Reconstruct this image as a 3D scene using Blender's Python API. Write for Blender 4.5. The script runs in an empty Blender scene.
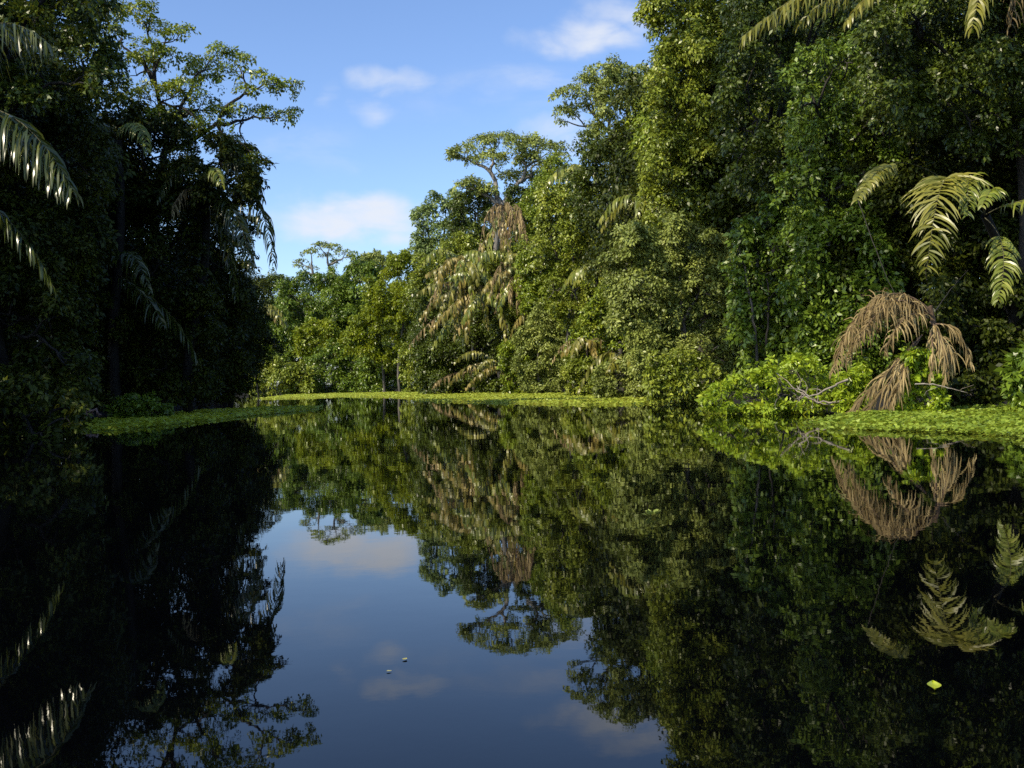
import bpy, math
import numpy as np
from mathutils import Matrix, Vector, Euler

# ------------------------------------------------------------------ basics
scn = bpy.context.scene
COL = scn.collection
W, H, F = 1024.0, 768.0, 1000.0
CAM = np.array([0.0, 0.0, 1.2])
PITCH, ROLL = math.radians(-0.20), math.radians(-1.45)
Rm = (Euler((math.radians(90) + PITCH, 0, 0)).to_matrix() @ Matrix.Rotation(ROLL, 3, 'Z'))
R = np.array([list(r) for r in Rm])
RNG = np.random.default_rng(7)

def ray(px, py):
    return R @ np.array([(px - W / 2) / F, -(py - H / 2) / F, -1.0])

def at(px, py, d):
    r = ray(px, py)
    return CAM + r * (d / r[1])

def on_water(px, py, z=0.0):
    r = ray(px, py)
    return CAM + r * ((z - CAM[2]) / r[2])

def project(P):
    q = R.T @ (np.asarray(P) - CAM)
    return W / 2 + F * q[0] / -q[2], H / 2 - F * q[1] / -q[2]

cam_d = bpy.data.cameras.new('camera')
cam = bpy.data.objects.new('camera', cam_d)
COL.objects.link(cam)
cam_d.sensor_width = 36.0
cam_d.lens = F * 36.0 / W
cam_d.clip_start = 0.05
cam_d.clip_end = 9000
cam.matrix_world = Matrix.Translation(CAM.tolist()) @ Rm.to_4x4()
scn.camera = cam

# ------------------------------------------------------------------ materials
def new_mat(name):
    m = bpy.data.materials.new(name)
    m.use_nodes = True
    nt = m.node_tree
    for n in list(nt.nodes):
        nt.nodes.remove(n)
    return m, nt, nt.nodes, nt.links

LEAF_GAIN = (2.25, 2.10, 1.30)
def leaf_mat(name, stops, rough=0.36, trans=0.15, spec=0.5, patch=0.5):
    """green leaf: colour varies leaf by leaf and in broad patches, thin enough to let some light through"""
    stops = [tuple(min(.6, v * k) for v, k in zip(c, LEAF_GAIN)) for c in stops]
    m, nt, N, L = new_mat(name)
    out = N.new('ShaderNodeOutputMaterial')
    geo = N.new('ShaderNodeNewGeometry')
    tc = N.new('ShaderNodeTexCoord')
    noi = N.new('ShaderNodeTexNoise'); noi.inputs['Scale'].default_value = patch; noi.inputs['Detail'].default_value = 3
    L.new(geo.outputs['Position'], noi.inputs['Vector'])
    mix = N.new('ShaderNodeMath'); mix.operation = 'MULTIPLY_ADD'
    mix.inputs[1].default_value = 0.55
    L.new(geo.outputs['Random Per Island'], mix.inputs[0])
    mul = N.new('ShaderNodeMath'); mul.operation = 'MULTIPLY'; mul.inputs[1].default_value = 1.15
    L.new(noi.outputs['Fac'], mul.inputs[0])
    sub = N.new('ShaderNodeMath'); sub.operation = 'SUBTRACT'; sub.inputs[1].default_value = 0.36
    L.new(mul.outputs[0], sub.inputs[0])
    L.new(sub.outputs[0], mix.inputs[2])
    ramp = N.new('ShaderNodeValToRGB')
    el = ramp.color_ramp.elements
    el[0].position = 0.0; el[0].color = (*stops[0], 1)
    el[1].position = 1.0; el[1].color = (*stops[-1], 1)
    for k, c in enumerate(stops[1:-1]):
        e = el.new((k + 1) / (len(stops) - 1)); e.color = (*c, 1)
    L.new(mix.outputs[0], ramp.inputs['Fac'])
    bs = N.new('ShaderNodeBsdfPrincipled')
    bs.inputs['Roughness'].default_value = rough
    bs.inputs['Specular IOR Level'].default_value = spec
    bs.inputs['Specular Tint'].default_value = (1, .97, .86, 1)
    L.new(ramp.outputs['Color'], bs.inputs['Base Color'])
    tr = N.new('ShaderNodeBsdfTranslucent')
    hs = N.new('ShaderNodeHueSaturation'); hs.inputs['Hue'].default_value = 0.47; hs.inputs['Value'].default_value = 1.5
    L.new(ramp.outputs['Color'], hs.inputs['Color'])
    L.new(hs.outputs['Color'], tr.inputs['Color'])
    ms = N.new('ShaderNodeMixShader'); ms.inputs['Fac'].default_value = trans
    L.new(bs.outputs[0], ms.inputs[1]); L.new(tr.outputs[0], ms.inputs[2])
    L.new(ms.outputs[0], out.inputs['Surface'])
    return m

def rough_mat(name, c0, c1, scale=6.0, rough=0.85, stretch=(1, 1, 1), bump=0.3):
    m, nt, N, L = new_mat(name)
    out = N.new('ShaderNodeOutputMaterial')
    tc = N.new('ShaderNodeTexCoord')
    mp = N.new('ShaderNodeMapping'); mp.inputs['Scale'].default_value = stretch
    L.new(tc.outputs['Object'], mp.inputs['Vector'])
    noi = N.new('ShaderNodeTexNoise'); noi.inputs['Scale'].default_value = scale; noi.inputs['Detail'].default_value = 6
    L.new(mp.outputs['Vector'], noi.inputs['Vector'])
    ramp = N.new('ShaderNodeValToRGB')
    ramp.color_ramp.elements[0].position = 0.3; ramp.color_ramp.elements[0].color = (*c0, 1)
    ramp.color_ramp.elements[1].position = 0.7; ramp.color_ramp.elements[1].color = (*c1, 1)
    L.new(noi.outputs['Fac'], ramp.inputs['Fac'])
    bs = N.new('ShaderNodeBsdfPrincipled'); bs.inputs['Roughness'].default_value = rough
    L.new(ramp.outputs['Color'], bs.inputs['Base Color'])
    bp = N.new('ShaderNodeBump'); bp.inputs['Strength'].default_value = bump; bp.inputs['Distance'].default_value = 0.05
    L.new(noi.outputs['Fac'], bp.inputs['Height']); L.new(bp.outputs['Normal'], bs.inputs['Normal'])
    L.new(bs.outputs[0], out.inputs['Surface'])
    return m

LM = {
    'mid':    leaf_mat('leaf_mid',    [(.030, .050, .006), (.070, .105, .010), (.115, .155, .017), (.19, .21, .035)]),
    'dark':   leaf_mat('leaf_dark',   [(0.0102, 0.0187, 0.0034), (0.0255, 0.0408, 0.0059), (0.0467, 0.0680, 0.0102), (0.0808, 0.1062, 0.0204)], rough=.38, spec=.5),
    'shade':  leaf_mat('leaf_painted_shade',  [(0.0048, 0.0088, 0.0016), (0.0120, 0.0192, 0.0032), (0.0272, 0.0368, 0.0056), (0.0600, 0.0720, 0.0128)], rough=.40, spec=.22),  # leaf colour darkened to stand in for deep forest shade
    'olive':  leaf_mat('leaf_olive',  [(.036, .051, .008), (.079, .108, .014), (.130, .163, .026), (.215, .235, .055)]),
    'yellow': leaf_mat('leaf_yellow', [(.036, .056, .004), (.074, .105, .007), (.118, .152, .011), (.175, .20, .02)], trans=.25),
    'blue':   leaf_mat('leaf_blue',   [(.032, .052, .020), (.065, .100, .040), (.105, .15, .062), (.15, .20, .09)], rough=.5),
    'bright': leaf_mat('leaf_bright', [(.038, .066, .006), (.095, .15, .011), (.165, .23, .022), (.235, .29, .042)], trans=.3, patch=1.5),
    'fresh':  leaf_mat('leaf_fresh',  [(.016, .032, .004), (.042, .073, .008), (.080, .125, .016), (.13, .18, .03)], rough=.36, spec=.55),
    'grey':   leaf_mat('leaf_grey',   [(.043, .058, .018), (.088, .116, .034), (.140, .173, .052), (.215, .245, .088)], rough=.5),
}
FM = {
    'green': leaf_mat('frond_green', [(0.029, 0.045, 0.008), (0.066, 0.090, 0.015), (0.115, 0.131, 0.026), (0.189, 0.189, 0.049)], rough=.33, trans=.2, spec=.6),
    'pale':  leaf_mat('frond_pale',  [(0.033, 0.039, 0.008), (0.070, 0.078, 0.015), (0.119, 0.119, 0.026), (0.180, 0.168, 0.049)], rough=.36, trans=.2, spec=.6),
    'dry':   leaf_mat('frond_dry',   [(.034, .025, .014), (.080, .060, .037), (.145, .112, .072), (.25, .205, .145)], rough=.6, trans=.12, spec=.25),
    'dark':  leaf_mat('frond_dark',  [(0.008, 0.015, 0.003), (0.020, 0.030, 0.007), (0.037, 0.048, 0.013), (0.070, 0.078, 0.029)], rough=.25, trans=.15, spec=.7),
    'mixed': leaf_mat('frond_mixed', [(0.037, 0.045, 0.010), (0.082, 0.082, 0.020), (0.148, 0.123, 0.041), (0.221, 0.176, 0.090)], rough=.38, trans=.2, spec=.5, patch=.6),
}
BARK = rough_mat('bark', (.05, .042, .032), (.16, .14, .11), 5, stretch=(1, 1, .25))
BARK_PALE = rough_mat('bark_pale', (.14, .125, .10), (.32, .29, .24), 5, stretch=(1, 1, .25))
BARK_SHADE = rough_mat('bark_painted_shade', (.006, .005, .004), (.022, .018, .013), 5, stretch=(1, 1, .25))  # bark with shade put into its colour, for trunks in the gloom
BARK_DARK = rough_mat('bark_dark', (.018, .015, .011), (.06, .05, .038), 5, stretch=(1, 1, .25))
DEADWOOD = rough_mat('dead_wood', (.16, .12, .08), (.42, .36, .28), 7, stretch=(1, 1, .5))
DRYFIBRE = rough_mat('dry_fibre', (.07, .042, .022), (.22, .14, .08), 9, stretch=(2, 2, .4))
STALK = rough_mat('frond_stalk', (.05, .05, .018), (.14, .12, .05), 4)
SOIL = rough_mat('bank_soil', (.004, .0035, .0025), (.016, .013, .009), 1.5)

# ------------------------------------------------------------------ mesh helpers
def mesh_from(name, V, loops, starts, totals, mats):
    me = bpy.data.meshes.new(name)
    V = np.asarray(V, np.float32)
    me.vertices.add(len(V)); me.vertices.foreach_set('co', V.ravel())
    me.loops.add(len(loops)); me.loops.foreach_set('vertex_index', np.asarray(loops, np.int32))
    me.polygons.add(len(starts))
    me.polygons.foreach_set('loop_start', np.asarray(starts, np.int32))
    me.update(calc_edges=True)
    for m in mats:
        me.materials.append(m)
    return me

def quad_mesh(name, V, Q, mat, smooth=False, mat_idx=None, mats=None):
    Q = np.asarray(Q, np.int32)
    n = len(Q)
    me = mesh_from(name, V, Q.ravel(), np.arange(n) * 4, np.full(n, 4), mats or [mat])
    if smooth:
        me.polygons.foreach_set('use_smooth', np.ones(n, bool))
    if mat_idx is not None:
        me.polygons.foreach_set('material_index', np.asarray(mat_idx, np.int32))
    return me

def link(name, me, parent=None):
    o = bpy.data.objects.new(name, me)
    COL.objects.link(o)
    if parent is not None:
        o.parent = parent
        o.matrix_parent_inverse = Matrix.Identity(4)
        o.location = (0, 0, 0)
    return o

USED = set()
def tag(o, label=None, cat=None, group=None, kind=None):
    if label: o['label'] = label
    if cat: o['category'] = cat
    if group: o['group'] = group
    if kind: o['kind'] = kind
    return o

def empty(name, loc, label, cat, group=None):
    o = bpy.data.objects.new(name, None)
    o.empty_display_size = 0.5
    COL.objects.link(o)
    o.location = [float(v) for v in loc]
    return tag(o, label, cat, group)

def unit(v):
    return v / np.maximum(np.linalg.norm(v, axis=-1, keepdims=True), 1e-9)

def tube(pts, rads, n=7):
    pts = np.asarray(pts, float); rads = np.asarray(rads, float)
    T = unit(np.gradient(pts, axis=0))
    ref = np.array([0.31, 0.95, 0.1]); 
    U = unit(np.cross(T, ref)); Vv = np.cross(T, U)
    a = np.linspace(0, 2 * np.pi, n, endpoint=False)
    ring = pts[:, None, :] + rads[:, None, None] * (U[:, None, :] * np.cos(a)[None, :, None] + Vv[:, None, :] * np.sin(a)[None, :, None])
    V = ring.reshape(-1, 3)
    Q = []
    m = len(pts)
    for i in range(m - 1):
        for j in range(n):
            k = (j + 1) % n
            Q.append((i * n + j, i * n + k, (i + 1) * n + k, (i + 1) * n + j))
    return V, np.array(Q)

def join(parts):
    Vs, Qs, off = [], [], 0
    for V, Q in parts:
        Vs.append(V); Qs.append(np.asarray(Q) + off); off += len(V)
    return np.concatenate(Vs), np.concatenate(Qs)

def bend(a, b, rng, n=6, wob=0.06, sag=0.0):
    a, b = np.asarray(a, float), np.asarray(b, float)
    t = np.linspace(0, 1, n)[:, None]
    L = np.linalg.norm(b - a)
    o = rng.normal(0, 1, 3) * L * wob
    o2 = rng.normal(0, 1, 3) * L * wob * .5
    p = a + (b - a) * t + o * np.sin(np.pi * t) + o2 * np.sin(2 * np.pi * t)
    p[:, 2] += sag * L * np.sin(np.pi * t[:, 0])
    return p

# ------------------------------------------------------------------ leaves
def leaf_quads(P, A, Nn, L, aspect, rng):
    """one folded four-point leaf per row: base P, axis A, normal N, length L"""
    A = unit(A)
    S = unit(np.cross(A, Nn)); Nn = np.cross(S, A)
    L = L[:, None]
    w = L * aspect * .5
    b = P
    mid = P + A * L * .45
    l = mid - S * w + Nn * L * .07
    r = mid + S * w + Nn * L * .07
    t = P + A * L - Nn * L * .10
    V = np.stack([b, r, t, l], 1).reshape(-1, 3)
    Q = np.arange(len(P) * 4).reshape(-1, 4)
    return V, Q

UP = np.array([0, 0, 1.0])
def crown_geo(lobes, L, aspect=.5, cover=1.0, spray=.7, dens=1.0, rng=RNG, droop=.45, back=.35, flat=.0):
    """lobes: (centre, radii) -> leaves gathered in curved sprays over each lobe"""
    Ps, As, Ns, Ls = [], [], [], []
    for c, r in lobes:
        c = np.asarray(c); r = np.asarray(r, float) * np.ones(3)
        rm = r.mean()
        s0 = min(spray, rm * .55)
        area = 4 * np.pi * rm * rm
        ns = max(6, int(dens * 1.15 * area / (np.pi * s0 * s0)))
        d = unit(rng.normal(0, 1, (ns * 3, 3)))
        keep = (d[:, 2] > -0.55 + rng.random(len(d)) * .45) & ((d[:, 1] < .35) | (rng.random(len(d)) < back))
        d = d[keep][:ns]
        ns = len(d)
        rad = .55 + .5 * rng.random(ns) ** .6
        out = rng.random(ns) < .12
        rad[out] += .25 * rng.random(out.sum())
        C = c + d * r * rad[:, None]
        sn = unit(d * .75 + UP * (.55 + flat) + rng.normal(0, .25, (ns, 3)))
        s = s0 * rng.uniform(.55, 1.25, ns)
        nl = np.maximum(4, (cover * np.pi * s * s / (L * L * aspect * .55)).astype(int))
        idx = np.repeat(np.arange(ns), nl)
        n = len(idx)
        a1 = unit(np.cross(sn, rng.normal(0, 1, (ns, 3)))); a2 = np.cross(sn, a1)
        th = rng.random(n) * 2 * np.pi
        u = np.sqrt(rng.random(n))
        rho = (u * s[idx])[:, None]
        rd = a1[idx] * np.cos(th)[:, None] + a2[idx] * np.sin(th)[:, None]
        P = C[idx] + rd * rho + sn[idx] * (rng.normal(0, .16, n) * s[idx])[:, None]
        P = P - UP * (droop * .7 * (u ** 2) * s[idx])[:, None]
        A = rd + rng.normal(0, .55, (n, 3)) - UP * droop
        Nn = sn[idx] + rng.normal(0, .62, (n, 3))
        Ps.append(P); As.append(A); Ns.append(Nn); Ls.append(L * rng.uniform(.65, 1.35, n) * (rng.uniform(.6, 1.25, ns) + .25 * (rng.random(ns) < .12))[idx])
    return leaf_quads(np.concatenate(Ps), np.concatenate(As), np.concatenate(Ns), np.concatenate(Ls), aspect, rng)

# point in polygon helpers (pixel outlines give a crown its real size at its real distance)
def in_poly(p, poly):
    x, y = p; c = False; j = len(poly) - 1
    for i in range(len(poly)):
        xi, yi = poly[i]; xj, yj = poly[j]
        if (yi > y) != (yj > y) and x < (xj - xi) * (y - yi) / (yj - yi) + xi:
            c = not c
        j = i
    return c

def edge_dist(p, poly):
    p = np.array(p); best = 1e9
    for i in range(len(poly)):
        a = np.array(poly[i - 1], float); b = np.array(poly[i], float)
        t = np.clip(np.dot(p - a, b - a) / max(np.dot(b - a, b - a), 1e-9), 0, 1)
        best = min(best, np.linalg.norm(a + t * (b - a) - p))
    return best

def fill_lobes(poly, d, r, rng, thick=None, squash=.8, pack=.62, loose=1.6):
    """cover an outline with overlapping lobes of about r metres, bulging towards the light"""
    px_per_m = F / d
    R0 = r * px_per_m
    xs = [p[0] for p in poly]; ys = [p[1] for p in poly]
    got = []
    thick = r * 1.6 if thick is None else thick
    for _ in range(1500):
        q = (rng.uniform(min(xs), max(xs)), rng.uniform(min(ys), max(ys)))
        if not in_poly(q, poly):
            continue
        e = edge_dist(q, poly)
        ri = min(R0 * rng.uniform(.7, 1.2), max(e * 1.1, R0 * .32))
        if all(math.hypot(q[0] - g[0], q[1] - g[1]) > pack * (ri + g[2]) for g in got):
            got.append((q[0], q[1], ri))
    out = []
    for x, y, ri in got:
        dd = d + rng.uniform(-.5, .5) * thick
        rw = ri / px_per_m
        out.append((at(x, y, dd), np.array([rw, rw, rw * squash * rng.uniform(.75, 1.5)])))
    # loose sprigs and hanging tufts between the lobes break up the round outlines
    for _ in range(int(len(got) * loose)):
        x, y, ri = got[int(rng.integers(len(got)))]
        a_ = rng.random() * 2 * np.pi
        q = (x + math.cos(a_) * ri * rng.uniform(.7, 1.25), y + math.sin(a_) * ri * rng.uniform(.7, 1.25))
        rr_ = r * rng.uniform(.16, .36)
        out.append((at(q[0], q[1], d + rng.uniform(-.7, .3) * thick), np.array([rr_, rr_, rr_ * rng.choice([.5, .7, 1.8, 2.6])])))
    return out

# ------------------------------------------------------------------ terrain and water
BANK_R = [(11, -80), (12.5, 0), (14.0, 20), (14.2, 27), (12.8, 30), (11.2, 34), (10.2, 42), (9.8, 58), (8.2, 78), (1.0, 108), (-14, 140), (-33, 156), (-80, 164)]
BANK_L = [(-80, 150), (-44, 138), (-31, 108), (-22, 78), (-17.5, 48), (-15.0, 32), (-12.0, 18), (-11, 0), (-11.5, -80)]
WATER_POLY = np.array(BANK_R + BANK_L, float)

def water_sd(X, Y):
    """signed distance to the shoreline, negative over water (numpy grids)"""
    P = np.stack([X.ravel(), Y.ravel()], 1)
    best = np.full(len(P), 1e9); ins = np.zeros(len(P), bool)
    n = len(WATER_POLY)
    for i in range(n):
        a = WATER_POLY[i - 1]; b = WATER_POLY[i]
        t = np.clip(((P - a) @ (b - a)) / ((b - a) @ (b - a)), 0, 1)
        best = np.minimum(best, np.linalg.norm(a + t[:, None] * (b - a) - P, axis=1))
        c = (a[1] > P[:, 1]) != (b[1] > P[:, 1])
        with np.errstate(divide='ignore', invalid='ignore'):
            xx = (b[0] - a[0]) * (P[:, 1] - a[1]) / (b[1] - a[1]) + a[0]
        ins ^= c & (P[:, 0] < xx)
    return np.where(ins, -best, best).reshape(X.shape)

def ground_z(x, y):
    X, Y = np.atleast_1d(np.asarray(x, float)), np.atleast_1d(np.asarray(y, float))
    s = water_sd(X, Y)
    z = np.where(s < 0, -1.4 * np.clip(-s / 2.5, 0, 1), .55 * (1 - np.exp(-np.clip(s, 0, None) / 1.2)) + .012 * np.clip(s, 0, 60))
    z = z + .10 * np.sin(X * .9 + 1.3 * np.sin(Y * .37)) * np.sin(Y * .8 + .5) * np.clip(s, 0, 1)
    return z

def axis(lo, hi, step, far):
    core = np.arange(lo, hi + .01, step)
    k = np.array([6, 14, 26, 45, 80, 150, 300, 700, 1500, far])
    return np.concatenate([lo - k[::-1], core, hi + k])

gx, gy = axis(-95, 45, 1.2, 4000), axis(-50, 205, 1.4, 4000)
GX, GY = np.meshgrid(gx, gy, indexing='ij')
GZ = ground_z(GX, GY)
nx, ny = GX.shape
idx = np.arange(nx * ny).reshape(nx, ny)
Q = np.stack([idx[:-1, :-1], idx[1:, :-1], idx[1:, 1:], idx[:-1, 1:]], -1).reshape(-1, 4)
g = link('ground', quad_mesh('ground', np.stack([GX, GY, GZ], -1).reshape(-1, 3), Q, SOIL, True))
tag(g, 'dark damp soil of the forest floor rising from both banks', 'ground', kind='structure')

m, nt, N, L = new_mat('still_water')
out = N.new('ShaderNodeOutputMaterial')
bs = N.new('ShaderNodeBsdfPrincipled')
bs.inputs['Base Color'].default_value = (.0007, .0009, .0013, 1)
bs.inputs['Roughness'].default_value = 0.012
bs.inputs['IOR'].default_value = 1.37
tc = N.new('ShaderNodeTexCoord')
n1 = N.new('ShaderNodeTexNoise'); n1.inputs['Scale'].default_value = .9; n1.inputs['Detail'].default_value = 2
n2 = N.new('ShaderNodeTexNoise'); n2.inputs['Scale'].default_value = 5.0; n2.inputs['Detail'].default_value = 3
L.new(tc.outputs['Object'], n1.inputs['Vector']); L.new(tc.outputs['Object'], n2.inputs['Vector'])
ad = N.new('ShaderNodeMath'); ad.operation = 'MULTIPLY_ADD'; ad.inputs[1].default_value = .16
L.new(n2.outputs['Fac'], ad.inputs[0]); L.new(n1.outputs['Fac'], ad.inputs[2])
bp = N.new('ShaderNodeBump'); bp.inputs['Strength'].default_value = 1.0; bp.inputs['Distance'].default_value = .0015
L.new(ad.outputs[0], bp.inputs['Height']); L.new(bp.outputs['Normal'], bs.inputs['Normal'])
L.new(bs.outputs[0], out.inputs['Surface'])
wx, wy = np.meshgrid(np.array([-92., 42.]), np.array([-48., 200.]), indexing='ij')
wv = np.array([(-92, -48, 0), (42, -48, 0), (42, 200, 0), (-92, 200, 0)], float)
w = link('water', quad_mesh('water', wv, [(0, 1, 2, 3)], m))
tag(w, 'still dark canal water mirroring the forest and blue sky', 'water', kind='structure')

# ------------------------------------------------------------------ trees
def make_tree(name, label, cat, lobes, base, L, mat, bark=BARK, aspect=.5, cover=1.0, spray=.7, dens=1.0, tr=.22, limbs=True,
              fork=None, rng=None, droop=.45, flat=0., group=None, limb_r=.07, back=.35):
    """trunk (with its limbs) and leafy crown under one Empty at the foot of the tree"""
    rng = rng or np.random.default_rng(abs(hash(label)) % (2 ** 31) if False else sum(map(ord, label)) * 7919 % 2147483)
    base = np.asarray(base, float)
    t = empty(name, base, label, cat, group)
    cen = np.mean([c for c, r in lobes], 0)
    topc = max(lobes, key=lambda q: q[0][2])[0]
    parts = []
    top = np.asarray(fork, float) if fork is not None else cen * .6 + topc * .4
    tp = bend(base - UP * .3, top, rng, 9, .035)
    tr_ = np.linspace(tr, tr * .5, 9); tr_[0] *= 1.5
    parts.append(tube(tp, tr_, 8))
    if limbs:
        def grow(start, items, rad, depth):
            if len(items) <= 2 or depth > 5:
                for c, r in items:
                    if np.linalg.norm(c - start) < .15: continue
                    lp = bend(start, c, rng, 6, .09, .04)
                    parts.append(tube(lp, np.linspace(rad * .7, rad * .3, 6), 5))
                    for _ in range(3):
                        e = c + unit(rng.normal(0, 1, 3) + UP * .4) * r * .9
                        parts.append(tube(bend(lp[4], e, rng, 4, .1), np.linspace(rad * .3, rad * .12, 4), 4))
                return
            C = np.array([c for c, r in items])
            k = 3 if len(items) > 9 else 2
            cen_ = C[rng.choice(len(C), k, replace=False)]
            for _ in range(6):
                lab_ = np.argmin(((C[:, None] - cen_[None]) ** 2).sum(-1), 1)
                cen_ = np.array([C[lab_ == j].mean(0) if (lab_ == j).any() else cen_[j] for j in range(k)])
            for j in range(k):
                sub = [it for it, q in zip(items, lab_) if q == j]
                if not sub: continue
                if len(sub) == len(items):
                    return grow(start, sub[:len(sub) // 2], rad, depth + 1) or grow(start, sub[len(sub) // 2:], rad, depth + 1)
                node = start + (cen_[j] - start) * rng.uniform(.45, .65) + rng.normal(0, .12, 3)
                parts.append(tube(bend(start, node, rng, 6, .08, .03), np.linspace(rad, rad * .72, 6), 6))
                grow(node, sub, rad * .7, depth + 1)
        big = np.median([np.mean(r) for c, r in lobes]) * .55
        main = [it for it in lobes if np.mean(it[1]) > big or fork is not None]
        grow(tp[-1] if fork is not None else tp[5], [(np.asarray(c), r) for c, r in main], limb_r * 1.5, 0)
    V, Q = join(parts)
    link('trunk', quad_mesh('trunk', V - base, Q, bark, True), t)
    V, Q = crown_geo(lobes, L, aspect, cover, spray, dens, rng, droop, back, flat)
    link('crown', quad_mesh('crown', V - base, Q, mat), t)
    return t

def foot(px, d):
    p = at(px, 390, d)
    return np.array([p[0], p[1], float(ground_z(p[0], p[1])[0])])

def leaf_len(d):
    return .112 + .00145 * d

def P(name, label, cat, poly, d, r, mat, base_px=None, base_d=None, **k):
    rng = np.random.default_rng(sum((i + 1) * ord(ch) for i, ch in enumerate(label)) % 2147483)
    lobes = fill_lobes(poly, d, r, rng, k.pop('thick', None), k.pop('squash', .95), k.pop('pack', .58), k.pop('loose', 1.6))
    lobes += [(at(x, y, d + dd), np.array([rr, rr, rr * .6])) for x, y, rr, dd in k.pop('extra', [])]
    cx = np.mean([p[0] for p in poly]) if base_px is None else base_px
    bd = d + 1.0 if base_d is None else base_d
    b = foot(cx, bd)
    k.setdefault('L', leaf_len(d))
    k.setdefault('spray', .45 + .005 * d)
    return make_tree(name, label, cat, lobes, b, mat=LM[mat], rng=rng, **k)

# ---- sunlit bank: the forest wall
P('broadleaf_tree', 'tall tree whose leafy edge meets the sky beside the small white cloud', 'tree',
  [(660, -60), (780, -70), (765, 70), (735, 120), (700, 165), (664, 190), (638, 178), (646, 150), (662, 128), (650, 100), (658, 70), (672, 55), (652, 35), (650, 10)], 54, 1.7, 'olive', 690, 57, tr=.3)
P('emergent_tree', 'tall flat-branched tree rising highest above the middle of the sunlit bank', 'tree',
  [(592, 88), (615, 78), (640, 78), (655, 110), (640, 150), (608, 165), (592, 150), (598, 120)], 82, 1.7, 'grey', 632, 88, tr=.4, pack=.7, bark=BARK_PALE, limb_r=.14,
  extra=[(572, 95, 1.3, 0), (565, 112, .9, .5), (585, 84, 1.3, 1), (600, 74, 1.3, 0), (560, 122, .5, .5), (580, 108, .9, 1), (618, 72, 1.2, 1), (640, 72, 1.0, 2)])
P('broadleaf_tree', 'dark round tree tucked below the tall flat-branched tree', 'tree',
  [(590, 150), (640, 140), (672, 180), (668, 240), (610, 245), (578, 215), (578, 175)], 74, 1.8, 'dark', 622, 77)
P('broadleaf_tree', 'olive tree between the two big palms of the sunlit bank', 'tree',
  [(548, 190), (585, 200), (612, 235), (608, 310), (570, 330), (545, 300), (535, 240)], 80, 1.7, 'olive', 575, 83)
P('broadleaf_tree', 'deep green tree leaning over the umbrella tree at its sunward side', 'tree',
  [(528, 190), (560, 160), (580, 175), (580, 215), (555, 250), (530, 240), (518, 215)], 96, 1.6, 'mid', 552, 99)
P('broadleaf_tree', 'tall leafy tree with a mottled crown under the tallest edge tree', 'tree',
  [(650, 160), (700, 140), (745, 175), (750, 250), (715, 265), (660, 250), (645, 210)], 56, 1.6, 'olive', 700, 58)
P('vine_draped_tree', 'broad tree wrapped to the waterline in small grey-green vine leaves', 'tree',
  [(618, 240), (690, 230), (745, 255), (752, 330), (735, 380), (700, 395), (655, 390), (625, 340), (608, 280)], 50, 1.3, 'grey', 690, 51, L=.17, cover=1.1)
P('broadleaf_tree', 'glossy tree with dark hollows behind the bright water bush', 'tree',
  [(735, 230), (800, 210), (835, 260), (830, 340), (800, 375), (750, 380), (735, 320)], 40, 1.1, 'fresh', 790, 43, L=.21)
P('vine_mound', 'pale green mound of creeper hanging to the water below the leaning palm trunk', 'creeper',
  [(520, 330), (540, 312), (562, 325), (568, 360), (560, 393), (528, 393), (515, 365)], 84, .9, 'grey', 542, 84, L=.2, limbs=False, tr=.1)
P('shrub', 'rounded shrub at the waterline between the creeper mound and the low palm', 'shrub',
  [(570, 345), (598, 338), (615, 360), (612, 393), (575, 394)], 72, 1.0, 'mid', 592, 72.5, L=.2, tr=.08)
P('broadleaf_tree', 'small bushy tree above the low palm near the water', 'tree',
  [(595, 290), (630, 280), (648, 320), (640, 345), (605, 345), (585, 320)], 66, 1.2, 'mid', 615, 68)
P('shrub', 'twiggy grey-green shrub overhanging the water beyond the bright bush', 'shrub',
  [(650, 365), (690, 352), (722, 372), (722, 398), (655, 398)], 43, .8, 'olive', 690, 44, L=.16, tr=.06)
P('shrub', 'grey-green shrub at the waterline under the low palm that droops over the mat', 'shrub',
  [(596, 372), (622, 362), (650, 370), (656, 396), (598, 396)], 57, .8, 'grey', 625, 58, L=.17, tr=.06)
P('shrub', 'olive shrub at the waterline hiding the foot of the low pale palm', 'shrub',
  [(566, 368), (590, 360), (604, 372), (604, 394), (568, 394)], 68, .7, 'olive', 585, 69, L=.18, tr=.06)
# ---- dim near end of the sunlit bank
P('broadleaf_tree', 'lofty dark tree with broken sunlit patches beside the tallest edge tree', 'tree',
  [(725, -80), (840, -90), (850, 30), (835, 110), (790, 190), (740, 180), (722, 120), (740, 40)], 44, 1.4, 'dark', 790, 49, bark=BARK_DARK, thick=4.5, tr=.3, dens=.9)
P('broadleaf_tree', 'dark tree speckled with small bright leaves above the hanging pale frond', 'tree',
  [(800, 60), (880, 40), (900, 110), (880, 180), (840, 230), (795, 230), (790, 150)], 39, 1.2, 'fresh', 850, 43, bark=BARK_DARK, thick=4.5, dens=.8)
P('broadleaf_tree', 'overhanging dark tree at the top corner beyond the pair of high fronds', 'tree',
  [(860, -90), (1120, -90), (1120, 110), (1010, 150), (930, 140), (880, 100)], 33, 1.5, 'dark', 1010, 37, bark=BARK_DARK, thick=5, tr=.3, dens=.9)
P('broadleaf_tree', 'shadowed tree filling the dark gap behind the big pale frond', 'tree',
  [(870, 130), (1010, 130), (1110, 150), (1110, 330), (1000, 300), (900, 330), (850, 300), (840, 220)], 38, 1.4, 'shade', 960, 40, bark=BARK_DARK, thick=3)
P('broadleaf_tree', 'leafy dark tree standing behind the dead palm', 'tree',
  [(800, 230), (870, 220), (900, 290), (880, 380), (810, 385), (795, 330)], 37, 1.1, 'fresh', 860, 40, L=.21)
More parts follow.
